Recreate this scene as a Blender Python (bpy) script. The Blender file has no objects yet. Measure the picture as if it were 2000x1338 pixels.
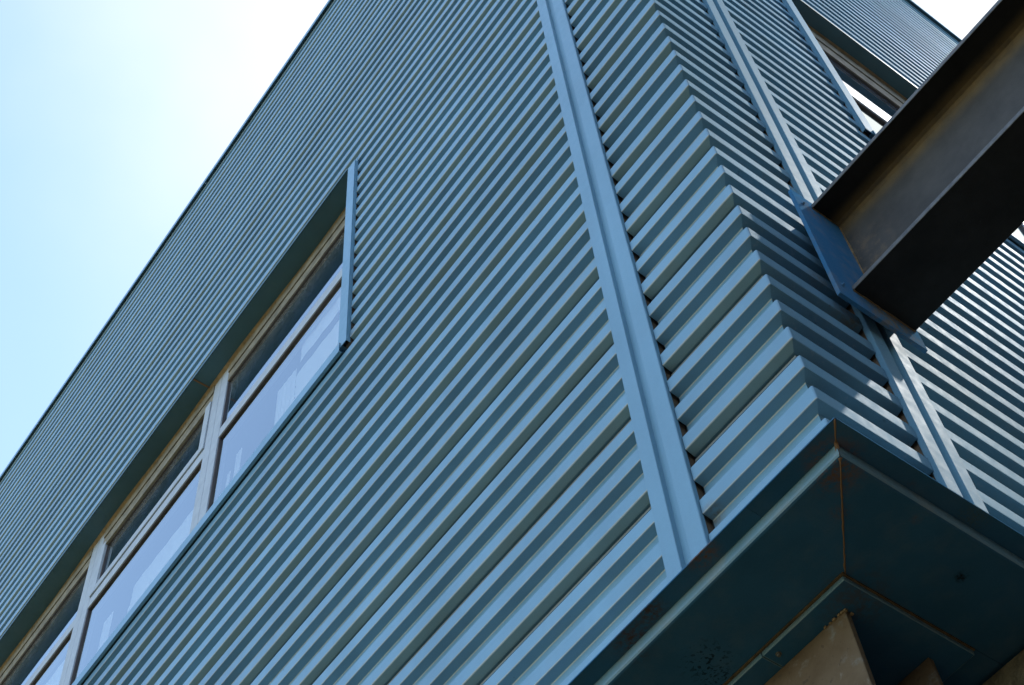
import bpy, math, random
from mathutils import Vector, Matrix

random.seed(7)
scene = bpy.context.scene
COL = scene.collection

# ------------------------------------------------------------------ camera
CAM_POS = Vector((-0.82698, 1.45721, -2.18515))          # corner of the cladding is x = y = 0
R_RIGHT = Vector((-0.5926556, -0.8028231, -0.0650727))
R_DOWN = Vector((0.6994275, -0.4728911, -0.5358872))
R_FWD = Vector((0.3994503, -0.3631102, 0.8417781))
cd = bpy.data.cameras.new('camera')
cam = bpy.data.objects.new('camera', cd)
COL.objects.link(cam)
m = Matrix.Identity(4)
for i in range(3):
    m[i][0] = R_RIGHT[i]; m[i][1] = -R_DOWN[i]; m[i][2] = -R_FWD[i]; m[i][3] = CAM_POS[i]
cam.matrix_world = m
cd.sensor_width = 36.0
cd.lens = 36.0 * 2989.6 / 2000.0
cd.clip_start = 0.05
cd.clip_end = 6000.0
scene.camera = cam

# ------------------------------------------------------------------ sky, sun, exposure
SUN_DIR = Vector((-0.14, -0.545, 0.82)).normalized()      # towards the sun
el = math.asin(SUN_DIR.z)
az = math.atan2(SUN_DIR.x, SUN_DIR.y)
world = bpy.data.worlds.new("World")
scene.world = world
world.use_nodes = True
wn = world.node_tree.nodes
wl = world.node_tree.links
bg = wn['Background']
sky = wn.new('ShaderNodeTexSky')
sky.sky_type = 'NISHITA'
sky.sun_disc = False
sky.sun_elevation = el
sky.sun_rotation = az
sky.altitude = 0.0
sky.air_density = 1.0
sky.dust_density = 0.6
sky.ozone_density = 0.15
VEIL = (0.75, 0.99, 0.92, (2.5, 2.55, 2.55, 1))
# thin bright veil of high cloud round the sun, thinning out to clear blue away from it
tc = wn.new('ShaderNodeTexCoord')
dt = wn.new('ShaderNodeVectorMath'); dt.operation = 'DOT_PRODUCT'
wl.new(tc.outputs['Generated'], dt.inputs[0]); dt.inputs[1].default_value = SUN_DIR
vn = wn.new('ShaderNodeTexNoise'); vn.inputs['Scale'].default_value = 2.2; vn.inputs['Detail'].default_value = 5
vn.inputs['Roughness'].default_value = 0.55
wl.new(tc.outputs['Generated'], vn.inputs['Vector'])
ad = wn.new('ShaderNodeMath'); ad.operation = 'MULTIPLY_ADD'
wl.new(vn.outputs['Fac'], ad.inputs[0]); ad.inputs[1].default_value = 0.22; wl.new(dt.outputs['Value'], ad.inputs[2])
vr = wn.new('ShaderNodeMapRange'); vr.interpolation_type = 'SMOOTHSTEP'
wl.new(ad.outputs[0], vr.inputs['Value'])
vr.inputs['From Min'].default_value = VEIL[0]; vr.inputs['From Max'].default_value = VEIL[1]
vr.inputs['To Max'].default_value = VEIL[2]
vm = wn.new('ShaderNodeMix'); vm.data_type = 'RGBA'
wl.new(vr.outputs['Result'], vm.inputs[0]); wl.new(sky.outputs[0], vm.inputs[6]); vm.inputs[7].default_value = VEIL[3]
wl.new(vm.outputs[2], bg.inputs['Color'])
bg.inputs['Strength'].default_value = 0.15

sd = bpy.data.lights.new('sun', 'SUN')
sd.energy = 2.4
sd.angle = math.radians(1.2)
sd.color = (1.0, 0.965, 0.915)
sun = bpy.data.objects.new('sun', sd)
COL.objects.link(sun)
sun.rotation_euler = SUN_DIR.to_track_quat('Z', 'Y').to_euler()
sun.location = SUN_DIR * 30

vs = scene.view_settings
vs.view_transform = 'Standard'
vs.look = 'None'
vs.gamma = 1.0
vs.use_curve_mapping = False
vs.exposure = 1.66

# ------------------------------------------------------------------ node helpers
class NT:
    def __init__(self, name):
        self.mat = bpy.data.materials.new(name)
        self.mat.use_nodes = True
        self.t = self.mat.node_tree
        self.b = self.t.nodes['Principled BSDF']
        self.out = self.t.nodes['Material Output']
        self.pos = self.t.nodes.new('ShaderNodeNewGeometry').outputs['Position']

    def n(self, kind, **kw):
        nd = self.t.nodes.new(kind)
        for k, v in kw.items():
            setattr(nd, k, v)
        return nd

    def link(self, a, b):
        self.t.links.new(a, b)

    def val(self, sock, v):
        if hasattr(v, 'is_output') or isinstance(v, bpy.types.NodeSocket):
            self.link(v, sock)
        else:
            sock.default_value = v

    def math(self, op, a, b=0.0, clamp=False):
        nd = self.n('ShaderNodeMath', operation=op, use_clamp=clamp)
        self.val(nd.inputs[0], a); self.val(nd.inputs[1], b)
        return nd.outputs[0]

    def noise(self, scale, detail=3.0, rough=0.55, stretch=None, vec=None):
        nd = self.n('ShaderNodeTexNoise')
        nd.inputs['Scale'].default_value = scale
        nd.inputs['Detail'].default_value = detail
        nd.inputs['Roughness'].default_value = rough
        v = vec or self.pos
        if stretch:
            mp = self.n('ShaderNodeMapping')
            mp.inputs['Scale'].default_value = stretch
            self.link(v, mp.inputs['Vector'])
            v = mp.outputs['Vector']
        self.link(v, nd.inputs['Vector'])
        return nd.outputs['Fac']

    def ramp(self, fac, lo, hi, a=0.0, b=1.0):
        nd = self.n('ShaderNodeMapRange', interpolation_type='SMOOTHSTEP')
        self.val(nd.inputs['Value'], fac)
        nd.inputs['From Min'].default_value = lo
        nd.inputs['From Max'].default_value = hi
        nd.inputs['To Min'].default_value = a
        nd.inputs['To Max'].default_value = b
        return nd.outputs['Result']

    def mix(self, fac, a, b):
        nd = self.n('ShaderNodeMix', data_type='RGBA')
        self.val(nd.inputs[0], fac)
        for s, v in ((nd.inputs[6], a), (nd.inputs[7], b)):
            if isinstance(v, tuple):
                s.default_value = (v[0], v[1], v[2], 1.0)
            else:
                self.link(v, s)
        return nd.outputs[2]

    def scale_col(self, col, fac):
        nd = self.n('ShaderNodeVectorMath', operation='SCALE')
        if isinstance(col, tuple):
            nd.inputs[0].default_value = col
        else:
            self.link(col, nd.inputs[0])
        self.val(nd.inputs['Scale'], fac)
        return nd.outputs[0]

    def sep(self):
        nd = self.n('ShaderNodeSeparateXYZ')
        self.link(self.pos, nd.inputs[0])
        return nd.outputs

    def ball(self, p, r0, r1):
        """1 inside r0 of the point p, 0 outside r1: where a stain sits"""
        nd = self.n('ShaderNodeVectorMath', operation='DISTANCE')
        self.link(self.pos, nd.inputs[0])
        nd.inputs[1].default_value = p
        return self.ramp(nd.outputs['Value'], r0, r1, 1.0, 0.0)

    def bump(self, h, strength, dist):
        nd = self.n('ShaderNodeBump')
        nd.inputs['Strength'].default_value = strength
        nd.inputs['Distance'].default_value = dist
        self.link(h, nd.inputs['Height'])
        self.link(nd.outputs['Normal'], self.b.inputs['Normal'])

    def done(self, col, rough=0.5, metal=0.0, spec=0.5):
        self.val(self.b.inputs['Base Color'], col if not isinstance(col, tuple) else (*col, 1.0))
        self.val(self.b.inputs['Roughness'], rough)
        self.b.inputs['Metallic'].default_value = metal
        self.b.inputs['Specular IOR Level'].default_value = spec
        return self.mat

PAINT = (0.168, 0.318, 0.412)
RUST = (0.20, 0.085, 0.028)
DUST = (0.30, 0.27, 0.21)

def paint(name, base=PAINT, dust=0.10, scratch=0.0, rough=0.36, stains=(), specks=0.0, spec=0.5, wave=1.0):
    t = NT(name)
    oi = t.n('ShaderNodeObjectInfo').outputs['Random']
    k = t.ramp(oi, 0, 1, 0.93, 1.06)
    cloud = t.noise(2.3, 4)
    k2 = t.math('MULTIPLY', k, t.ramp(cloud, 0.25, 0.75, 0.93, 1.06))
    fine = t.noise(420, 2)
    k3 = t.math('MULTIPLY', k2, t.ramp(fine, 0.2, 0.8, 0.95, 1.05))
    col = t.scale_col(base, k3)
    runs = t.ramp(t.noise(9, 4, 0.6, stretch=(1.0, 1.0, 0.06)), 0.3, 0.7, 0.95, 1.04)
    col = t.scale_col(col, runs)
    d = t.math('MULTIPLY', t.ramp(t.noise(11, 6, 0.65), 0.42, 0.8), dust * 2.2)
    col = t.mix(d, col, DUST)
    r = t.ramp(t.noise(35, 4), 0.2, 0.8, rough - 0.05, rough + 0.08)
    if scratch:
        st = t.noise(60, 4, 0.7, stretch=(1.0, 1.0, 4.0))
        s2 = t.math('MULTIPLY', t.ramp(st, 0.56, 0.74), scratch)
        col = t.mix(s2, col, (0.36, 0.40, 0.43))
        st2 = t.noise(150, 2, 0.6, stretch=(0.3, 0.3, 1.0))
        s3 = t.math('MULTIPLY', t.ramp(st2, 0.68, 0.78), scratch)
        col = t.mix(s3, col, (0.06, 0.09, 0.11))
    if specks:
        v = t.n('ShaderNodeTexVoronoi')
        v.inputs['Scale'].default_value = 26
        t.link(t.pos, v.inputs['Vector'])
        dots = t.ramp(v.outputs['Distance'], 0.05, 0.09, 1.0, 0.0)
        pick = t.ramp(t.noise(9, 2), 0.60, 0.66)
        col = t.mix(t.math('MULTIPLY', t.math('MULTIPLY', dots, pick), specks), col, (0.05, 0.05, 0.045))
    for (p, r0, r1, c, a, sc, *sharp) in stains:
        f = t.ball(p, r0, r1)
        nn = t.ramp(t.noise(sc, 2 if sharp else 5, 0.5 if sharp else 0.7), *((0.56, 0.60) if sharp else (0.36, 0.62)))
        col = t.mix(t.math('MULTIPLY', t.math('MULTIPLY', f, nn), a), col, c)
    t.bump(t.math('ADD', t.math('MULTIPLY', t.noise(700, 2), 0.12), t.math('MULTIPLY', t.noise(4.5, 2), wave)), 0.25, 0.004)
    return t.done(col, r, spec=spec)

M = {}
M['panel'] = paint('cladding paint', dust=0.04, specks=0.6, stains=(
    ((0.300, -0.012, -0.008), 0.0, 0.034, (0.20, 0.13, 0.05), 1.0, 40),
    ((0.288, 0.0, -0.045), 0.0, 0.012, (0.42, 0.42, 0.38), 0.9, 120),
    ((1.585, -0.012, 2.32), 0.0, 0.05, (0.16, 0.11, 0.06), 0.8, 60),
))
M['panel_sun'] = paint('weathered cladding paint', dust=0.06, scratch=0.40, specks=0.6, rough=0.6, spec=0.004, wave=0.02, stains=(
    ((-0.005, -0.268, 0.50), 0.0, 0.09, (0.20, 0.17, 0.11), 0.75, 45),
    ((0.0, -0.20, 0.62), 0.0, 0.05, (0.22, 0.15, 0.07), 0.6, 60),
    ((0.0, -0.345, 0.64), 0.0, 0.08, (0.20, 0.15, 0.09), 0.7, 50),
))
M['lip'] = paint('dusty lip paint', base=(0.19, 0.195, 0.165), dust=0.12, rough=0.7, spec=0.2)
M['edge'] = paint('bend highlight paint', base=(0.42, 0.45, 0.42), dust=0.12, rough=0.5)  # lighter tan on the rib bends: edge highlight put into the colour
M['rib_under'] = paint('greyer underside paint', base=(0.21, 0.33, 0.35), dust=0.08, rough=0.5)  # greyer, warmer tone on the lowest rib's sloping underside
M['trim'] = paint('trim paint', dust=0.02, rough=0.34)
M['trim_sun'] = paint('scratched trim paint', dust=0.05, scratch=0.55, rough=0.6, spec=0.006, wave=0.02)
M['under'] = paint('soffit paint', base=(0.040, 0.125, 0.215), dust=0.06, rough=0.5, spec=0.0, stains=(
    ((0.03, -0.02, -0.150), 0.0, 0.075, RUST, 0.95, 60),
    ((0.314, 0.036, -0.138), 0.0, 0.05, RUST, 0.9, 90),
    ((0.468, 0.025, -0.138), 0.0, 0.05, (0.09, 0.055, 0.035), 0.9, 110),
    ((0.536, 0.01, -0.138), 0.0, 0.06, (0.10, 0.05, 0.03), 0.9, 110),
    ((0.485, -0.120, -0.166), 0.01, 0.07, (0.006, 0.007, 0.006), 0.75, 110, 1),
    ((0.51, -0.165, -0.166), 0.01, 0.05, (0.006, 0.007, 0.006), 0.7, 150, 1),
    ((0.093, -0.086, -0.166), 0.0, 0.03, RUST, 0.35, 120),
    ((-0.01, -0.171, -0.15), 0.0, 0.02, (0.14, 0.08, 0.05), 0.7, 150),
    ((-0.018, -0.315, -0.138), 0.0, 0.05, (0.10, 0.11, 0.06), 0.5, 160),
    ((0.080, -0.372, -0.166), 0.004, 0.018, (0.012, 0.012, 0.012), 1.0, 90),
    ((0.22, -0.24, -0.165), 0.0, 0.10, (0.10, 0.055, 0.025), 0.6, 45),
    ((0.03, -0.21, -0.155), 0.0, 0.02, RUST, 0.7, 120),
))
M['endplate'] = paint('end plate paint', base=(0.06, 0.19, 0.34), dust=0.22, scratch=0.15, rough=0.6, spec=0.0, wave=0.1, stains=(
    ((-0.03, -0.34, 0.53), 0.02, 0.13, (0.26, 0.19, 0.11), 0.8, 50),
    ((-0.03, -0.24, 0.90), 0.0, 0.07, (0.24, 0.16, 0.08), 0.6, 60),
))
M['rust'] = NT('rust').done((0.22, 0.115, 0.05), 0.85)

def plain(name, col, rough=0.6, var=0.15, sc=14, metal=0.0, bumpd=0.0008, bsc=120, spec=0.5):
    t = NT(name)
    k = t.ramp(t.noise(sc, 5, 0.6), 0.2, 0.8, 1 - var, 1 + var)
    c = t.scale_col(col, k)
    t.bump(t.noise(bsc, 3), 0.25, bumpd)
    return t.done(c, rough, metal, spec)

M['sealant_dark'] = plain('brown grimy sealant', (0.115, 0.07, 0.03), 0.9, 0.5, 40)
M['closure'] = plain('brown closure foam', (0.16, 0.105, 0.065), 0.9, 0.45, 70, bumpd=0.004, bsc=160)
M['frame'] = plain('anodised window frame', (0.46, 0.49, 0.52), 0.5, 0.08, 20, spec=0.06)
M['lip_paint'] = paint('weathered pan lip highlight paint', base=(0.13, 0.235, 0.285), dust=0.22, rough=0.4)  # paler outward edges of pan and plates: caught light put into the colour
M['gasket'] = plain('dark gasket', (0.075, 0.055, 0.05), 0.6, 0.2)
M['dirty_rail'] = plain('dust covered head rail', (0.25, 0.21, 0.145), 0.75, 0.35, 18)
M['sealant'] = plain('ochre sealant', (0.36, 0.24, 0.12), 0.8, 0.3, 30)
M['core'] = plain('dark backing board', (0.05, 0.05, 0.05), 0.9, 0.2)
M['room'] = plain('dim room wall', (0.22, 0.22, 0.22), 0.9, 0.1, 3)
M['stucco'] = None
M['ground_mat'] = plain('dark paving', (0.020, 0.018, 0.015), 0.9, 0.2, 0.6, bumpd=0.004, bsc=40)
M['paving'] = plain('khaki bounce paving', (0.165, 0.155, 0.070), 0.9, 0.15, 0.6, bumpd=0.004, bsc=40)
M['roofing'] = plain('roof membrane', (0.2, 0.2, 0.2), 0.9, 0.1)

# pale cloth standing in for reflections in the lower panes
t = NT('pale curtain cloth')
t.bump(t.noise(300, 2), 0.2, 0.001)
M['reflection_sheet'] = t.done((0.80, 0.80, 0.78), 0.9)

def glass(name, tint, refl, dirt_sky):
    t = NT(name)
    nodes = t.t.nodes
    tr = t.n('ShaderNodeBsdfTransparent'); tr.inputs['Color'].default_value = (*tint, 1)
    gl = t.n('ShaderNodeBsdfGlossy'); gl.inputs['Color'].default_value = (0.90, 0.96, 0.92, 1); gl.inputs['Roughness'].default_value = 0.015
    wav = t.n('ShaderNodeBump'); wav.inputs['Strength'].default_value = 0.012; wav.inputs['Distance'].default_value = 0.02
    t.link(t.noise(2.2, 1), wav.inputs['Height']); t.link(wav.outputs['Normal'], gl.inputs['Normal'])
    fr = t.n('ShaderNodeFresnel'); fr.inputs['IOR'].default_value = 1.5
    fac = t.math('ADD', refl, fr.outputs[0], clamp=True)
    mx = t.n('ShaderNodeMixShader')
    t.link(fac, mx.inputs[0]); t.link(tr.outputs[0], mx.inputs[1]); t.link(gl.outputs[0], mx.inputs[2])
    last = mx.outputs[0]
    if dirt_sky:
        df = t.n('ShaderNodeBsdfDiffuse')
        z = t.sep()[2]
        top = t.ramp(z, 3.30, 3.58)
        t.link(t.mix(top, (0.085, 0.19, 0.36), (0.30, 0.28, 0.23)), df.inputs['Color'])  # tan dirt at the top; the blue below is sky tint put into the colour
        z = t.sep()[2]
        top = t.ramp(z, 3.30, 3.58)
        sp = t.ramp(t.noise(160, 3, 0.7), 0.35, 0.75)
        bl = t.ramp(t.noise(14, 4), 0.3, 0.7, 0.5, 1.0)
        d = t.math('MULTIPLY', t.math('MULTIPLY', t.math('MULTIPLY', t.math('ADD', top, 0.55), sp), bl), dirt_sky)
        m2 = t.n('ShaderNodeMixShader')
        t.link(d, m2.inputs[0]); t.link(last, m2.inputs[1]); t.link(df.outputs[0], m2.inputs[2])
        last = m2.outputs[0]
    t.link(last, t.out.inputs['Surface'])
    nodes.remove(t.b)
    return t.mat
t = NT('clear inner glass face')
tr = t.n('ShaderNodeBsdfTransparent'); tr.inputs['Color'].default_value = (0.96, 0.98, 0.98, 1)
t.link(tr.outputs[0], t.out.inputs['Surface']); t.t.nodes.remove(t.b)
M['glass_clear'] = t.mat
M['glass'] = glass('solar control glass', (0.93, 0.95, 0.96), 0.30, 0.0)
M['glass_dirt_sky'] = glass('dusty sky-tinted transom glass', (0.45, 0.52, 0.58), 0.35, 0.55)

# stucco wall
t = NT('rough stucco')
c = t.mix(t.ramp(t.noise(26, 6, 0.7), 0.3, 0.7), (0.10, 0.085, 0.05), (0.22, 0.175, 0.10))
big = t.noise(55, 5, 0.7)
t.bump(big, 1.0, 0.02)
M['stucco'] = t.done(c, 0.95)

# steel beam: charcoal paint with ochre dust lying along the web to flange joint
t = NT('charcoal beam paint')
z = t.sep()[2]
near = t.ramp(z, 0.855, 0.918)
blot = t.ramp(t.noise(22, 5, 0.7), 0.25, 0.7, 0.35, 1.0)
c = t.scale_col((0.066, 0.058, 0.048), t.ramp(t.noise(9, 5, 0.65), 0.2, 0.8, 0.7, 1.3))
c = t.mix(t.math('MULTIPLY', t.math('MULTIPLY', near, blot), 0.95), c, (0.215, 0.14, 0.06))
end = t.ball((-0.03, -0.33, 0.74), 0.0, 0.17)
c = t.mix(t.math('MULTIPLY', t.math('MULTIPLY', end, t.ramp(t.noise(30, 5, 0.7), 0.45, 0.65)), 0.7), c, (0.20, 0.13, 0.075))
c = t.mix(t.ramp(t.noise(200, 2), 0.76, 0.84, 0, 0.4), c, (0.25, 0.23, 0.2))
t.bump(t.noise(300, 3), 0.3, 0.001)
M['beam'] = t.done(c, 0.62, spec=0.3)
t = NT('shaded flange paint')  # beam charcoal darkened: shade under the flanges put into the colour
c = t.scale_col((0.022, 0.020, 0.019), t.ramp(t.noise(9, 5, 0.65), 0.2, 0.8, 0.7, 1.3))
yy = t.sep()[1]
n1 = t.ramp(t.math('ABSOLUTE', t.math('ADD', yy, 0.334)), 0.012, 0.050, 1.0, 0.0)
n2 = t.ramp(t.sep()[2], 0.90, 0.91)
c = t.mix(t.math('MULTIPLY', t.math('MULTIPLY', n1, n2), t.ramp(t.noise(22, 5, 0.7), 0.2, 0.6, 0.45, 0.95)), c, (0.20, 0.13, 0.06))
c = t.mix(t.ramp(t.noise(200, 2), 0.78, 0.84, 0, 0.3), c, (0.2, 0.18, 0.16))
t.bump(t.noise(300, 3), 0.3, 0.001)
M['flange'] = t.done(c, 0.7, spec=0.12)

# column: brown primer, rusty streaks and grey worn patches
t = NT('weathered brown column')
c = t.mix(t.ramp(t.noise(7, 5, 0.6), 0.3, 0.7), (0.095, 0.055, 0.022), (0.155, 0.105, 0.058))
c = t.mix(t.ramp(t.noise(17, 5, 0.65), 0.55, 0.72), c, (0.20, 0.185, 0.16))
c = t.mix(t.ramp(t.noise(50, 4, 0.7, stretch=(1, 1, 0.25)), 0.62, 0.75, 0, 0.6), c, (0.32, 0.29, 0.25))
c = t.mix(t.ramp(t.noise(90, 3), 0.62, 0.7, 0, 0.7), c, (0.07, 0.045, 0.025))
t.bump(t.noise(120, 4), 0.4, 0.002)
M['column'] = t.done(c, 0.8)

# ------------------------------------------------------------------ object helpers
def link(o, parent=None):
    COL.objects.link(o)
    if parent is not None:
        o.parent = parent
        o.matrix_parent_inverse = Matrix.Translation(-parent.location)
    return o

def obj(name, verts, faces, mat, parent=None, mats=None, fm=None):
    me = bpy.data.meshes.new(name)
    me.from_pydata([tuple(v) for v in verts], [], [tuple(f) for f in faces])
    if mats:
        for mm in mats: me.materials.append(M[mm])
        for p, i in zip(me.polygons, fm): p.material_index = i
    else:
        me.materials.append(M[mat])
    me.update()
    o = bpy.data.objects.new(name, me)
    return link(o, parent)

def thing(name, label, cat, loc=(0, 0, 0)):
    e = bpy.data.objects.new(name, None)
    e.location = loc
    e.empty_display_size = 0.2
    e['label'] = label; e['category'] = cat; e['kind'] = 'thing'
    COL.objects.link(e)
    return e

class MB:
    def __init__(self):
        self.v = []; self.f = []; self.m = []
    def add(self, vs, fs, mi=0):
        b = len(self.v)
        self.v += [tuple(v) for v in vs]
        for f in fs:
            self.f.append(tuple(b + i for i in f)); self.m.append(mi)
    def box(self, a, b, mi=0, bev=0.0):
        x0, x1 = sorted((a[0], b[0])); y0, y1 = sorted((a[1], b[1])); z0, z1 = sorted((a[2], b[2]))
        if bev <= 0:
            vs = [(x0,y0,z0),(x1,y0,z0),(x1,y1,z0),(x0,y1,z0),(x0,y0,z1),(x1,y0,z1),(x1,y1,z1),(x0,y1,z1)]
            self.add(vs, [(0,3,2,1),(4,5,6,7),(0,1,5,4),(1,2,6,5),(2,3,7,6),(3,0,4,7)], mi)
            return
        import bmesh
        bm = bmesh.new()
        bmesh.ops.create_cube(bm, size=1.0)
        for v in bm.verts:
            v.co = Vector(((x0+x1)/2 + v.co.x*(x1-x0), (y0+y1)/2 + v.co.y*(y1-y0), (z0+z1)/2 + v.co.z*(z1-z0)))
        bmesh.ops.bevel(bm, geom=bm.edges[:], offset=bev, segments=2, affect='EDGES', profile=0.5)
        bm.verts.index_update()
        self.add([v.co.copy() for v in bm.verts], [[v.index for v in f.verts] for f in bm.faces], mi)
        bm.free()
    def build(self, name, mat, parent=None, mats=None):
        return obj(name, self.v, self.f, mat, parent, mats, self.m)

def P(side, u, d, z):
    """facade coordinates: u along the facade away from the corner, d depth behind its face"""
    return (u, -d, z) if side == 'L' else (d, -u, z)

def fbox(mb, side, u0, u1, d0, d1, z0, z1, mi=0, bev=0.0):
    mb.box(P(side, u0, d0, z0), P(side, u1, d1, z1), mi, bev)

# ------------------------------------------------------------------ ground
G = -3.80
go = obj('ground', [(-900,-900,G),(900,-900,G),(900,900,G),(-900,900,G)], [(0,1,2,3)], 'ground_mat')
go['kind'] = 'structure'
pv = obj('bounce_pavement', [(-0.4,0.1,G+0.004),(60,0.1,G+0.004),(60,40,G+0.004),(-0.4,40,G+0.004)], [(0,1,2,3)], 'paving')  # unseen pale sheet added to bounce light onto the left undersides
pv['kind'] = 'structure'

# ------------------------------------------------------------------ the clad building
bld = thing('clad_building', 'upper storeys clad in slate blue ribbed metal panels, rising above the dark soffit', 'building', (0, 0, -0.17))
LEN_L, LEN_R = 12.0, 9.0
ROWS = 21
Z0 = 0.190                       # z of the first seam above the corner origin

# backing walls, floors and roof behind the cladding (they give the storeys their body)
SILL, HEAD = 2.245, 3.690
WL0, WL1 = 1.655, 1.655 + 0.071 + 1.15 * 6
WR0, WR1 = 0.985, 0.985 + 0.071 + 1.15 * 4
mb = MB()
TOPZ = 6.42
for (s, w0, w1, ln) in (('L', WL0, WL1, LEN_L), ('R', WR0, WR1, LEN_R)):
    a = 0.030 if s == 'L' else 0.155
    fbox(mb, s, a, ln, 0.030, 0.15, -0.10, SILL - 0.03)
    fbox(mb, s, a, ln, 0.030, 0.15, HEAD + 0.02, TOPZ)
    fbox(mb, s, a, w0 - 0.02, 0.030, 0.15, SILL - 0.03, HEAD + 0.02)
    fbox(mb, s, w1 + 0.02, ln, 0.030, 0.15, SILL - 0.03, HEAD + 0.02)
mb.build('backing_wall', 'core', bld)
mb = MB()
mb.box((0.155, -0.155, 1.3), (LEN_L, -LEN_R, 1.5))
mb.box((0.155, -0.155, 4.1), (LEN_L, -LEN_R, 4.3))
mb.box((LEN_L - 0.15, -0.155, -0.10), (LEN_L, -LEN_R, TOPZ))
mb.box((0.155, -LEN_R + 0.15, -0.10), (LEN_L - 0.155, -LEN_R, TOPZ))
mb.box((2.6, -2.4, 1.52), (LEN_L - 0.2, -2.5, 4.08))
mb.box((0.16, -7.2, 1.52), (2.5, -7.3, 4.08))
mb.build('floor_slab', 'room', bld)
mb = MB()
mb.box((0.03, -0.03, TOPZ + 0.002), (LEN_L, -LEN_R, TOPZ + 0.02))
mb.build('roof', 'roofing', bld)

# --- one panel: three ribs, 0.30 m high.  (depth, height) from its lower hook to the top tongue
DEP = 0.0245
def rib_profile():
    p = []
    p += [(0.0215, 0.0028, 'u'), (0.0024, 0.0086, 'e'), (0.0007, 0.0097, 'e'), (0.0, 0.0116, '')]      # sloping underside of the lowest rib
    p += [(0.0, 0.0480, ''), (0.0006, 0.0497, ''), (0.0020, 0.0510, ''), (DEP, 0.0680, '')]
    for z in (0.110, 0.210):
        p += [(DEP, z - 0.0066, 'e'), (DEP - 0.0008, z - 0.0036, ''), (0.0024, z, 'e'), (0.0007, z + 0.0004, 'e'), (0.0, z + 0.0022, '')]
        p += [(0.0, z + 0.0380, ''), (0.0006, z + 0.0395, ''), (0.0020, z + 0.0408, ''), (DEP, z + 0.0575, '')]
    p += [(DEP, 0.2825, ''), (0.0200, 0.2830, 'l'), (0.0197, 0.2890, 'l'), (0.0248, 0.2900, '')]
    return p
PROF3 = rib_profile()
PROF = [(a, b) for a, b, c in PROF3]

def clip_profile(lo, hi):
    out = []; tags = []
    for i in range(len(PROF) - 1):
        (d0, z0), (d1, z1) = PROF[i], PROF[i + 1]
        if z1 <= lo or z0 >= hi: continue
        def at(zz):
            return (d0 + (d1 - d0) * (zz - z0) / (z1 - z0), zz)
        a = (d0, z0) if z0 >= lo else at(lo)
        b = (d1, z1) if z1 <= hi else at(hi)
        if not out: out.append(a)
        out.append(b); tags.append({'': 0, 'e': 3, 'l': 1, 'u': 2}[PROF3[i][2]])
    return out, tags

BACK = 0.0275
def panel(name, side, u0, u1, zbase, mat, lo=0.0, hi=0.3, mesh=None):
    if mesh is None:
        pr, tg = clip_profile(lo, hi)
        n = len(pr)
        loop = pr + [(BACK, pr[-1][1]), (BACK, pr[0][1])]
        k = len(loop)
        vs = [P(side, u0, d, z) for d, z in loop] + [P(side, u1, d, z) for d, z in loop]
        fs = []; fm = []
        for i in range(k):
            j = (i + 1) % k
            f = (i, j, k + j, k + i)
            fs.append(f if side == 'L' else f[::-1]); fm.append(tg[i] if i < n - 1 else 0)
        fs.append(tuple(range(k))[::-1]); fm.append(0)
        fs.append(tuple(range(k, 2 * k))); fm.append(0)
        o = obj(name, vs, fs, None, bld, [mat, 'lip', 'rib_under' if side == 'L' else mat, 'edge' if side == 'L' else mat], fm)
    else:
        o = bpy.data.objects.new(name, mesh)
        link(o, bld)
    o.location.z += zbase
    wob = random.uniform(-0.0007, 0.0007)
    o.location += Vector((0, wob, 0)) if side == 'L' else Vector((wob, 0, 0))
    return o

# joint covers sit at these stretches of u (measured from the photograph)
JL0, JL1 = 0.3155, 0.4265
JR0, JR1 = 0.2950, 0.4060

def row_z(n): return Z0 + 0.3 * n

def long_panels(side, u_start, w0, w1, u_end, mat):
    full = near = far = None
    for n in range(-1, ROWS):
        zb = row_z(n)
        if n == -1:
            panel('cladding_panel', side, u_start, u_end, zb, mat, lo=0.0, hi=0.3)
        elif n == ROWS - 1:
            panel('cladding_panel', side, u_start, u_end, zb, mat, hi=0.262)
        elif 7 <= n <= 10:
            o = panel('cladding_panel', side, u_start, w0 - 0.059, zb, mat, mesh=near); near = o.data
            o = panel('cladding_panel', side, w1 + 0.05, u_end, zb, mat, mesh=far); far = o.data
        elif n == 11:
            panel('cladding_panel', side, u_start, w0 - 0.059, zb, mat, mesh=near)
            panel('cladding_panel', side, w1 + 0.05, u_end, zb, mat, mesh=far)
            panel('cladding_panel', side, w0 - 0.055, w1 + 0.046, zb, mat, lo=0.2055)
        else:
            o = panel('cladding_panel', side, u_start, u_end, zb, mat, mesh=full); full = o.data

long_panels('L', 0.4235, WL0, WL1, LEN_L, 'panel')
long_panels('R', 0.4030, WR0, WR1, LEN_R, 'panel_sun')

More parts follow.
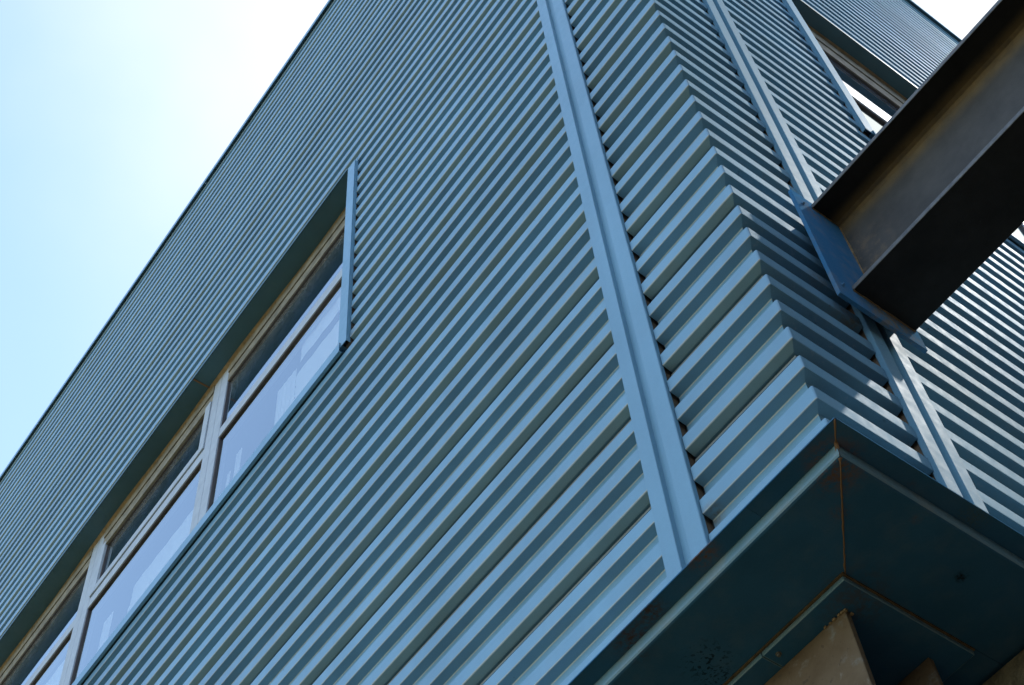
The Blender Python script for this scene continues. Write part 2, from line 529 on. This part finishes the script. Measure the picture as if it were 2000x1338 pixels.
# --- folded corner panels: the same three ribs swept round the corner with a tight bend
RB = 0.004
def corner_mesh(lo, hi, uL=0.3135, uR=0.2925):
    pr, tg = clip_profile(lo, hi)
    loop = pr + [(BACK, pr[-1][1]), (BACK, pr[0][1])]
    k = len(loop)
    def path(d):
        r = RB - d
        pts = [(uL, -d)]
        for a in (90, 120, 150, 180):
            if r > 0:
                pts.append((RB + r * math.cos(math.radians(a)), -RB + r * math.sin(math.radians(a))))
            else:
                pts.append((d, -d))
        pts.append((d, -uR))
        return pts
    rings = [path(d) for d, z in loop]
    S = len(rings[0])
    vs = []
    for s in range(S):
        for i, (d, z) in enumerate(loop):
            vs.append((rings[i][s][0], rings[i][s][1], z))
    fs = []; fm = []
    for s in range(S - 1):
        for i in range(k):
            j = (i + 1) % k
            f = (s*k + i, (s+1)*k + i, (s+1)*k + j, s*k + j)
            base = 0 if s < 3 else 1
            tag = tg[i] if i < len(tg) else 0
            fs.append(f); fm.append(2 if tag == 1 else (3 if tag == 2 and s < 3 else (4 if tag == 3 and s < 3 else base)))
    fs.append(tuple(range(k))); fm.append(0)
    fs.append(tuple(range((S-1)*k, S*k))[::-1]); fm.append(1)
    return vs, fs, fm

cm = None
for n in range(-1, ROWS):
    if n in (-1, ROWS - 1):
        lo, hi = (0.0, 0.3) if n == -1 else (0.0, 0.262)
        vs_, fs_, fm_ = corner_mesh(lo, hi)
        o = obj('corner_panel', vs_, fs_, None, bld, ['panel', 'panel_sun', 'lip', 'rib_under', 'edge'], fm_)
    elif cm is None:
        vs_, fs_, fm_ = corner_mesh(0.0, 0.3)
        o = obj('corner_panel', vs_, fs_, None, bld, ['panel', 'panel_sun', 'lip', 'rib_under', 'edge'], fm_)
        import bmesh
        bm = bmesh.new(); bm.from_mesh(o.data)
        bmesh.ops.remove_doubles(bm, verts=bm.verts[:], dist=1e-6)
        bm.to_mesh(o.data); bm.free()
        cm = o.data
    else:
        o = link(bpy.data.objects.new('corner_panel', cm), bld)
    o.location.z += row_z(n)

# --- joint covers: two flanges with a sunk groove between them, over a brown foam closure
ZB = -0.128
def joint_cover(side, u0, u1, z0, z1, mat):
    g0 = u0 + 0.043; g1 = u1 - 0.040
    F = -0.0085
    pr = [(u0, 0.004), (u0, F + 0.0015), (u0 + 0.0015, F), (g0 - 0.0012, F), (g0, F + 0.0012), (g0 + 0.0006, F + 0.0135),
          (g1 - 0.0006, F + 0.0135), (g1, F + 0.0012), (g1 + 0.0012, F), (u1 - 0.0015, F), (u1, F + 0.0015), (u1, 0.004)]
    inner = [(u1 - 0.001, 0.0055), (u0 + 0.001, 0.0055)]
    lp = pr + inner
    k = len(lp)
    vs = [P(side, u, d, z0) for u, d in lp] + [P(side, u, d, z1) for u, d in lp]
    fs = [(i, (i + 1) % k, k + (i + 1) % k, k + i) for i in range(k)]
    fs += [tuple(range(k)), tuple(range(k, 2 * k))]
    obj('joint_cover', vs, fs, mat, bld)
    mb = MB()
    fbox(mb, side, u0 + 0.006, u1 - 0.004, 0.0065, 0.0290, z0, z1)
    mb.build('foam_closure', 'closure', bld)
for (z0, z1) in ((ZB, 3.0), (3.003, 6.41)):
    joint_cover('L', JL0, JL1, z0, z1, 'trim')
joint_cover('R', JR0, JR1, ZB, 3.0, 'trim_sun')
joint_cover('R', JR0, JR1, 3.003, 6.41, 'trim_sun')

# --- coping along the roof edge
CZ = 6.462
def coping(side, u0, u1):
    mb = MB()
    fbox(mb, side, u0, u1, -0.020, 0.25, CZ - 0.006, CZ)
    fbox(mb, side, u0, u1, -0.020, -0.0165, CZ - 0.045, CZ - 0.0065)
    return mb.build('roof_coping', 'trim' if side == 'L' else 'trim_sun', bld)
CUTS = [-0.020, 3.4, 6.4, 9.4, LEN_L]
for a, b in zip(CUTS, CUTS[1:]): coping('L', a + 0.001, b - 0.001)
CUTS = [0.253, 3.1, 6.1, LEN_R]
coping_r = [coping('R', a + 0.001, b - 0.001) for a, b in zip(CUTS, CUTS[1:])]
mb = MB()
mb.box((-0.020, 0.0165, CZ - 0.045), (-0.0165, -0.252, CZ - 0.0065))
mb.box((-0.020, 0.0, CZ - 0.0125), (-0.001, -0.252, CZ - 0.007))
mb.build('roof_coping', 'trim_sun', bld)

# --- window strips
def window_strip(side, w0, count, D, head_rail, tr0, tr1, start_half, sashes, mat, jamb_mat):
    w1 = w0 + 0.071 + 1.15 * count
    # surround: jamb flanges, head lining, sill
    for (a, b, rev) in ((w0 - 0.055, w0 - 0.003, 1), (w1 + 0.003, w1 + 0.045, -1)):
        mb = MB()
        fbox(mb, side, a, b, -0.013, -0.0105, SILL + 0.03, HEAD + 0.004)
        r = b if rev == 1 else a
        fbox(mb, side, r - 0.0015, r + 0.0015, -0.0100, D + 0.02, SILL + 0.03, HEAD - 0.004)
        e = a if rev == 1 else b
        fbox(mb, side, e - 0.0005, e + 0.0015, -0.0100, 0.004, SILL + 0.03, HEAD + 0.004)
        mb.build('jamb_flashing', jamb_mat, bld)
        if rev == 1:
            mb = MB()
            for k in range(15):
                z = SILL + 0.055 + 0.1 * k
                if z < HEAD - 0.03:
                    fbox(mb, side, a + 0.003, a + 0.030, 0.004, 0.028, z - 0.02, z + 0.055)
            mb.build('foam_closure', 'closure', bld)
    # head lining in lengths, with a joint between them
    u = w0
    step = [1.28, 1.15 * 2, 1.15 * 2, 9]
    for s in step:
        e = min(u + s, w1)
        mb = MB()
        fbox(mb, side, u + 0.001, e - 0.001, -0.014, D + 0.03, HEAD, HEAD + 0.004)
        fbox(mb, side, u + 0.001, e - 0.001, -0.0155, -0.0142, HEAD - 0.003, HEAD + 0.014)
        mb.build('head_lining', 'under_head', bld)
        if e < w1 - 0.01:
            mb = MB()
            fbox(mb, side, e - 0.004, e + 0.004, -0.010, D, HEAD - 0.003, HEAD - 0.0005)
            mb.build('sealant_joint', 'rust', bld)
        u = e
        if u >= w1 - 1e-6: break
    # ochre sealant bead between head lining and frames: slightly wavy
    vs = []; fs = []
    N = 60
    for i in range(N + 1):
        uu = w0 + 0.004 + (w1 - w0 - 0.008) * i / N
        wv = 0.004 * math.sin(uu * 5.3) + 0.003 * math.sin(uu * 2.1 + 1)
        vs += [P(side, uu, D - 0.012 - wv, HEAD - 0.001), P(side, uu, D + 0.001, HEAD - 0.012), P(side, uu, D + 0.001, HEAD - 0.001)]
    for i in range(N):
        a = i * 3
        for j in range(3):
            jn = (j + 1) % 3
            fs.append((a + j, a + jn, a + 3 + jn, a + 3 + j))
    fs += [(0, 1, 2), (N * 3, N * 3 + 1, N * 3 + 2)]
    obj('sealant_bead', vs, fs, 'sealant', bld)
    # sill in lengths
    u = w0 - 0.020
    for s in (2.7, 2.3, 2.3, 9):
        e = min(u + s, w1 + 0.04)
        mb = MB()
        fbox(mb, side, u + 0.0015, e - 0.0015, -0.018, -0.0155, SILL, SILL + 0.052)
        fbox(mb, side, u + 0.0015, e - 0.0015, -0.0152, D - 0.004, SILL + 0.046, SILL + 0.052)
        fbox(mb, side, u + 0.0015, e - 0.0015, -0.0152, -0.006, SILL, SILL + 0.004)
        mb.build('sill', mat, bld)
        mb = MB()
        fbox(mb, side, u + 0.002, e - 0.002, -0.0165, -0.010, SILL + 0.0525, SILL + 0.0565)
        mb.build('sill_seal', 'rust', bld)
        u = e
        if u >= w1: break
    # the windows themselves
    FW = 0.064
    for i in range(count):
        a = w0 + 0.0355 + 1.15 * i
        b = a + 1.15
        ztop = HEAD - 0.004
        zh = ztop - head_rail
        mb = MB()
        # stiles (a fine joint between neighbours)
        for (p, q) in ((a + 0.0012, a + FW), (b - FW, b - 0.0012)):
            fbox(mb, side, p, q, D, D + 0.05, SILL + 0.054, ztop, 0, 0.002)
        fbox(mb, side, a + FW, b - FW, D + 0.0012, D + 0.05, tr0, tr1, 0, 0.002)
        fbox(mb, side, a + FW, b - FW, D + 0.0012, D + 0.05, SILL + 0.054, SILL + 0.13, 0, 0.002)
        # dusty two-step head rail
        fbox(mb, side, a + FW, b - FW, D + 0.0012, D + 0.05, zh, zh + head_rail * 0.5 - 0.002, 1, 0.0015)
        fbox(mb, side, a + FW, b - FW, D - 0.0040, D + 0.05, zh + head_rail * 0.5 + 0.002, ztop, 1, 0.0015)
        w = mb.build('window', None, bld, ['frame', 'dirty_rail'])
        def gasket(u0, u1, z0, z1, wd=0.007):
            mb = MB()
            for (p, q, r, s) in ((u0, u1, z0, z0 + wd), (u0, u1, z1 - wd, z1), (u0, u0 + wd, z0 + wd, z1 - wd), (u1 - wd, u1, z0 + wd, z1 - wd)):
                fbox(mb, side, p, q, D + 0.006, D + 0.030, r, s)
            mb.build('gasket', 'gasket', w)
        def pane(u0, u1, z0, z1, mt, nm):
            mb = MB(); fbox(mb, side, u0 + 0.003, u1 - 0.003, D + 0.014, D + 0.020, z0 + 0.003, z1 - 0.003)
            ax = 1 if side == 'L' else 0
            for q, f in enumerate(mb.f):
                cs = [mb.v[j][ax] for j in f]
                front = abs(sum(cs) / len(cs) - (-(D + 0.014) if side == 'L' else D + 0.014)) < 1e-4
                mb.m[q] = 0 if front else 1
            mb.build(nm, None, w, [mt, 'glass_clear'])
        gasket(a + FW, b - FW, SILL + 0.13, tr0); pane(a + FW, b - FW, SILL + 0.13, tr0, 'glass', 'pane')
        if i in sashes:
            s0, s1, q0, q1 = a + FW + 0.004, b - FW - 0.004, tr1 + 0.006, zh - 0.003
            sw = 0.046
            mb = MB()
            for (p, q, r, s) in ((s0, s0 + sw, q0, q1), (s1 - sw, s1, q0, q1)):
                fbox(mb, side, p, q, D - 0.006, D + 0.032, r, s, 0, 0.002)
            fbox(mb, side, s0 + sw, s1 - sw, D - 0.005, D + 0.032, q0, q0 + sw, 0, 0.002)
            fbox(mb, side, s0 + sw, s1 - sw, D - 0.005, D + 0.032, q1 - 0.026, q1, 1, 0.002)
            mb.build('sash', None, w, ['frame', 'dirty_rail'])
            gasket(s0 + sw, s1 - sw, q0 + sw, q1 - 0.026, 0.005)
            pane(s0 + sw, s1 - sw, q0 + sw, q1 - 0.026, 'glass_dirt_sky', 'transom_pane')
        else:
            gasket(a + FW, b - FW, tr1, zh, 0.005)
            pane(a + FW, b - FW, tr1, zh, 'glass_dirt_sky', 'transom_pane')
        # pale sheets added behind the glass as reflection bands, some with scalloped edges
        def reflection_sheet(u0, u1, z0, z1, dd, scal):
            N = 40
            fv = []; ff = []
            for j in range(N + 1):
                zz = z0 + (z1 - z0) * j / N
                ue = u1 + (0.010 * abs(math.sin(j * math.pi / 2.5)) if scal else 0)
                K = 14
                for q in range(K + 1):
                    uu = u0 + (ue - u0) * q / K
                    fv.append(P(side, uu, dd + 0.0018 * math.sin(q * 1.9 + i), zz))
            for j in range(N):
                for q in range(14):
                    r0 = j * 15 + q
                    ff.append((r0, r0 + 1, r0 + 16, r0 + 15))
            obj('reflection_sheet', fv, ff, 'reflection_sheet', w)
        if side == 'L':
            e = D + 0.045
            if i == 0:
                reflection_sheet(a + 0.02, a + 0.50, 3.01, 3.14, e, False)
                reflection_sheet(a + 0.02, a + 0.54, 2.33, 2.975, e + 0.012, True)
                reflection_sheet(a + 0.56, a + 0.71, 2.33, 3.06, e + 0.02, False)
                reflection_sheet(b - 0.20, b - 0.15, 2.33, 2.95, e + 0.01, False)
                reflection_sheet(b - 0.12, b - 0.09, 2.33, 2.88, e + 0.01, False)
            elif i == 1:
                reflection_sheet(a + 0.09, a + 0.15, 2.33, 3.10, e, True)
                reflection_sheet(a + 0.17, a + 0.70, 2.33, 2.96, e + 0.01, True)
                reflection_sheet(a + 0.69, a + 0.74, 2.33, 2.86, e + 0.02, True)
                reflection_sheet(b - 0.26, b - 0.17, 2.33, 2.97, e + 0.01, False)
            else:
                reflection_sheet(a + 0.08, a + 0.66, 2.33, 3.07, e, True)
                reflection_sheet(b - 0.22, b - 0.12, 2.33, 2.95, e + 0.01, False)

M['under_head'] = paint('head lining paint', base=(0.05, 0.125, 0.15), dust=0.02, rough=0.45)
window_strip('L', WL0, 6, 0.085, 0.128, 3.130, 3.195, 0, {1, 3, 4}, 'trim', 'trim')
window_strip('R', WR0, 4, 0.055, 0.200, 3.020, 3.165, 0, {1}, 'trim_sun', 'trim_sun')

# --- base flashing, soffit pan and ceiling plate under the corner
FO, FZ = 0.038, -0.137
def sweep_corner(profile, endL, endR, name, mat, splitL=(), splitR=(), lip=()):
    """profile in (d, z); swept along both facades with a mitre; each length is its own part"""
    k = len(profile)
    def run(side, u0f, u1f):
        vs = [P(side, u0f(d), d, z) for d, z in profile] + [P(side, u1f(d), d, z) for d, z in profile]
        fs = []
        for i in range(k):
            j = (i + 1) % k
            fs.append((i, j, k + j, k + i))
        fs += [tuple(range(k)), tuple(range(k, 2 * k))]
        obj(name, vs, fs, None, bld, [mat, 'lip_paint'], [1 if i in lip else 0 for i in range(len(fs))])
    g = 0.0012
    cuts = list(splitL) + [endL]
    run('L', lambda d: d + g, lambda d, c=cuts[0]: c - 0.0006)
    for a, b in zip(cuts, cuts[1:]): run('L', lambda d, a=a: a, lambda d, b=b: b - 0.0006)
    cuts = list(splitR) + [endR]
    run('R', lambda d: d + g, lambda d, c=cuts[0]: c - 0.0006)
    for a, b in zip(cuts, cuts[1:]): run('R', lambda d, a=a: a, lambda d, b=b: b - 0.0006)

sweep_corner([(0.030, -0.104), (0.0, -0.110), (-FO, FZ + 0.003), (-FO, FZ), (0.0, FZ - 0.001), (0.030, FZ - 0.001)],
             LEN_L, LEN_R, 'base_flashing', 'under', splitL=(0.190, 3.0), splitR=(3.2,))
SZ = -0.166
pan = [(0.0005, FZ - 0.0015), (0.0, SZ + 0.009), (0.0010, SZ + 0.0045), (0.0035, SZ + 0.0013), (0.0075, SZ), (0.1905, SZ), (0.1905, FZ - 0.0015)]
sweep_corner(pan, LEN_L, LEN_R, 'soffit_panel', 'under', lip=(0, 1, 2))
# rust-stained weld bead along the mitre
vs = []; fs = []
N = 46
for i in range(N + 1):
    d = -FO + 0.001 + (0.189 + FO) * i / N
    z = FZ - 0.0003 if d < 0 else (SZ - 0.0003 if d > 0.008 else SZ + 0.020 - 0.021 * max(0, d) / 0.008)
    wv = 0.0013 + 0.0010 * random.random() + (0.002 if -0.004 < d < 0.012 else 0)
    c = (d + random.uniform(-0.0007, 0.0007), -d)
    s = 0.7071 * wv
    vs += [(c[0] - s, c[1] - s, z), (c[0] + s, c[1] + s, z), (c[0], c[1], z - 0.0016)]
for i in range(N):
    a = i * 3
    for j in range(3):
        jn = (j + 1) % 3
        fs.append((a + j, a + jn, a + 3 + jn, a + 3 + j))
obj('weld_bead', vs, fs, 'rust', bld)

def plate(mb):
    for i, f in enumerate(mb.f):
        zs = [mb.v[q][2] for q in f]
        if max(zs) - min(zs) > 0.0005: mb.m[i] = 1
    mb.build('ceiling_plate', None, bld, ['under', 'lip_paint'])
# inner ceiling plate just below the pan, in two lengths with a fine joint and a bolt
PZ0, PZ1 = -0.1795, -0.1665
mb = MB(); mb.box((0.194, -0.187, PZ0), (0.4125, -0.520, PZ1), 0, 0.0018); plate(mb)
mb = MB(); mb.box((0.4140, -0.187, PZ0), (2.6, -0.520, PZ1), 0, 0.0018); plate(mb)
mb = MB(); mb.box((0.189, -0.1825, SZ - 0.0045), (2.6, -0.1865, SZ - 0.0006)); mb.box((0.1895, -0.187, SZ - 0.0045), (0.1935, -0.52, SZ - 0.0006))
mb.build('sealant_bead', 'sealant_dark', bld)
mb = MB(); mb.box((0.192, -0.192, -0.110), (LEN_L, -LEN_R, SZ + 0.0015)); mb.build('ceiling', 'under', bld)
def bolt(x, y, z, r, nx=(0, 0, -1)):
    vs = []; fs = []
    n = 8
    ax = Vector(nx); t1 = ax.orthogonal().normalized(); t2 = ax.cross(t1)
    c = Vector((x, y, z))
    rings = [(r * 1.7, 0), (r * 1.7, 0.0015), (r, 0.0016), (r * 0.9, 0.006)]
    for rr, h in rings:
        for i in range(n):
            a = 2 * math.pi * i / n
            vs.append(c + ax * h + t1 * rr * math.cos(a) + t2 * rr * math.sin(a))
    for s in range(len(rings) - 1):
        for i in range(n):
            j = (i + 1) % n
            fs.append((s*n + i, s*n + j, (s+1)*n + j, (s+1)*n + i))
    fs.append(tuple(range((len(rings)-1)*n, len(rings)*n)))
    return vs, fs
M['bolt'] = plain('dull bolt', (0.13, 0.12, 0.10), 0.5, 0.2, 60)
v_, f_ = bolt(0.392, -0.208, PZ0 - 0.0002, 0.0035); obj('bolt', v_, f_, 'bolt', bld)

# ------------------------------------------------------------------ steel beam on its end plate
beam = thing('steel_beam', 'charcoal painted steel I-beam jutting from its bolted blue end plate on the corner wall', 'beam', (-0.03, -0.334, 0.74))
X0, X1 = -0.0405, -2.4
YC, HW = -0.334, 0.093
ZBT, ZTP = 0.547, 0.935
M['beam_edge'] = plain('pale flange edge', (0.105, 0.10, 0.092), 0.55, 0.4, 60)  # flange edges, paler than the flange faces
def flange(mb):
    for i, f in enumerate(mb.f):
        ys = [abs(mb.v[q][1] - YC) for q in f]
        if min(ys) > HW - 0.0016 and len({mb.v[q][1] > YC for q in f}) == 1: mb.m[i] = 1
    mb.build('flange', None, beam, ['flange', 'beam_edge'])
mb = MB(); mb.box((X0, YC - HW, ZBT), (X1, YC + HW, ZBT + 0.0135), 0, 0.0015); flange(mb)
mb = MB(); mb.box((X0, YC - HW, ZTP - 0.0135), (X1, YC + HW, ZTP), 0, 0.0015); flange(mb)
mb = MB()
zb, zt, h = ZBT + 0.0137, ZTP - 0.0137, 0.0045
prof = [(-h - 0.014, zb), (-h - 0.0045, zb + 0.0035), (-h, zb + 0.014), (-h, zt - 0.014), (-h - 0.0045, zt - 0.0035), (-h - 0.014, zt),
        (h + 0.014, zt), (h + 0.0045, zt - 0.0035), (h, zt - 0.014), (h, zb + 0.014), (h + 0.0045, zb + 0.0035), (h + 0.014, zb)]
k = len(prof)
vs_ = [(X0, YC + a, z) for a, z in prof] + [(X1, YC + a, z) for a, z in prof]
mb.add(vs_, [(i, (i + 1) % k, k + (i + 1) % k, k + i) for i in range(k)] + [tuple(range(k)), tuple(range(k, 2 * k))])
mb.build('web', 'beam', beam)
mb = MB(); mb.box((-0.030, -0.184, 0.484), (-0.040, -0.441, 0.958), 0, 0.0012); mb.build('end_plate', 'endplate', beam)
mb = MB(); mb.box((-0.0092, -0.24, 0.56), (-0.0295, -0.40, 0.90)); mb.build('packer', 'core', beam)
# fillet weld round the beam's foot
M['weld'] = plain('ochre weld and rust', (0.24, 0.155, 0.075), 0.9, 0.5, 60, bumpd=0.004, bsc=120)
def weld_line(p, q, r):
    p = Vector(p); q = Vector(q); d = (q - p)
    n = max(6, int(d.length / 0.012))
    t1 = d.normalized().orthogonal().normalized(); t2 = d.normalized().cross(t1)
    vs = []; fs = []
    for i in range(n + 1):
        c = p + d * i / n
        rr = r * random.uniform(0.65, 1.25)
        for j in range(5):
            a = 2 * math.pi * j / 5
            vs.append(c + t1 * rr * math.cos(a) + t2 * rr * math.sin(a))
    for i in range(n):
        for j in range(5):
            jn = (j + 1) % 5
            fs.append((i*5 + j, i*5 + jn, (i+1)*5 + jn, (i+1)*5 + j))
    obj('weld_bead', vs, fs, 'weld', beam)
weld_line((-0.0405, YC + HW, ZBT), (-0.0405, YC - HW, ZBT), 0.0032)
weld_line((-0.0405, YC + 0.006, ZBT + 0.02), (-0.0405, YC + 0.006, ZTP - 0.02), 0.0028)
weld_line((-0.0405, YC + HW, ZTP - 0.0135), (-0.0405, YC + 0.006, ZTP - 0.0135), 0.0022)
for (yy, zz) in ((-0.207, 0.905), (-0.207, 0.535), (-0.418, 0.905)):
    v_, f_ = bolt(-0.0402, yy, zz, 0.0028, (-1, 0, 0)); obj('bolt', v_, f_, 'endplate', beam)

# ------------------------------------------------------------------ column and stucco wall below
colm = thing('steel_column', 'weathered brown steel column with two flanges standing under the dark corner soffit', 'column', (0.37, -0.34, G))
CX0, CX1 = 0.2455, 0.505
CYF, CYB = -0.236, -0.462
CT = PZ0 - 0.0005
mb = MB(); mb.box((CX0, CYF, G), (CX1, CYF - 0.014, CT), 0, 0.0018); mb.build('flange', 'column', colm)
mb = MB(); mb.box((CX0, CYB + 0.014, G), (CX1, CYB, CT), 0, 0.0018); mb.build('flange', 'column', colm)
mb = MB(); mb.box(((CX0 + CX1) / 2 - 0.005, CYF - 0.0145, G), ((CX0 + CX1) / 2 + 0.005, CYB + 0.0145, CT)); mb.build('web', 'column', colm)
# ragged weld at the column head
def ragged(p, q, r, parent):
    p = Vector(p); q = Vector(q)
    mbx = MB()
    n = int((q - p).length / 0.006)
    for i in range(n):
        c = p.lerp(q, (i + random.random()) / n)
        s = r * random.uniform(0.5, 1.2)
        mbx.box(c - Vector((s, s, s)), c + Vector((s, s, s * 0.6)), 0, s * 0.35)
    mbx.build('weld_bead', 'weld', parent)
ragged((CX0 - 0.001, CYF + 0.001, CT - 0.003), (CX0 + 0.05, CYF + 0.001, CT - 0.002), 0.0028, colm)
ragged((CX0 - 0.001, CYF + 0.001, CT - 0.003), (CX0 - 0.001, CYF - 0.016, CT - 0.003), 0.0030, colm)

wall = thing('stucco_wall', 'rough olive brown stucco wall under the dark soffit behind the column', 'wall', (3, -1.5, G))
mb = MB(); mb.box((0.040, -0.586, G), (LEN_L - 0.05, -LEN_R + 0.2, SZ - 0.014)); mb.build('wall_face', 'stucco', wall)

# ------------------------------------------------------------------ dark block added out of view to shade the right facade
shade_blk = thing('added_shade_block', 'dark shade block added out of frame to darken the right facade', 'building', (-8, -5, G))
M['shade_dark'] = plain('dark shade', (0.045, 0.035, 0.03), 0.9, 0.3, 12)
mb = MB(); mb.box((-12, -13, G), (-6.2, 4.5, 5.2)); mb.build('wall_face', 'shade_dark', shade_blk)
mb = MB(); mb.box((-12.1, -13.1, 5.202), (-6.1, 4.6, 5.4), 0, 0.01); mb.build('roof_coping', 'shade_dark', shade_blk)
for k in range(6):
    for zz in (-2.9, 0.4, 3.0):
        mb = MB(); mb.box((-6.21, 2.6 - 2.7 * k, zz), (-6.17, 3.8 - 2.7 * k, zz + 1.5), 0, 0.01); mb.build('window', 'core', shade_blk)
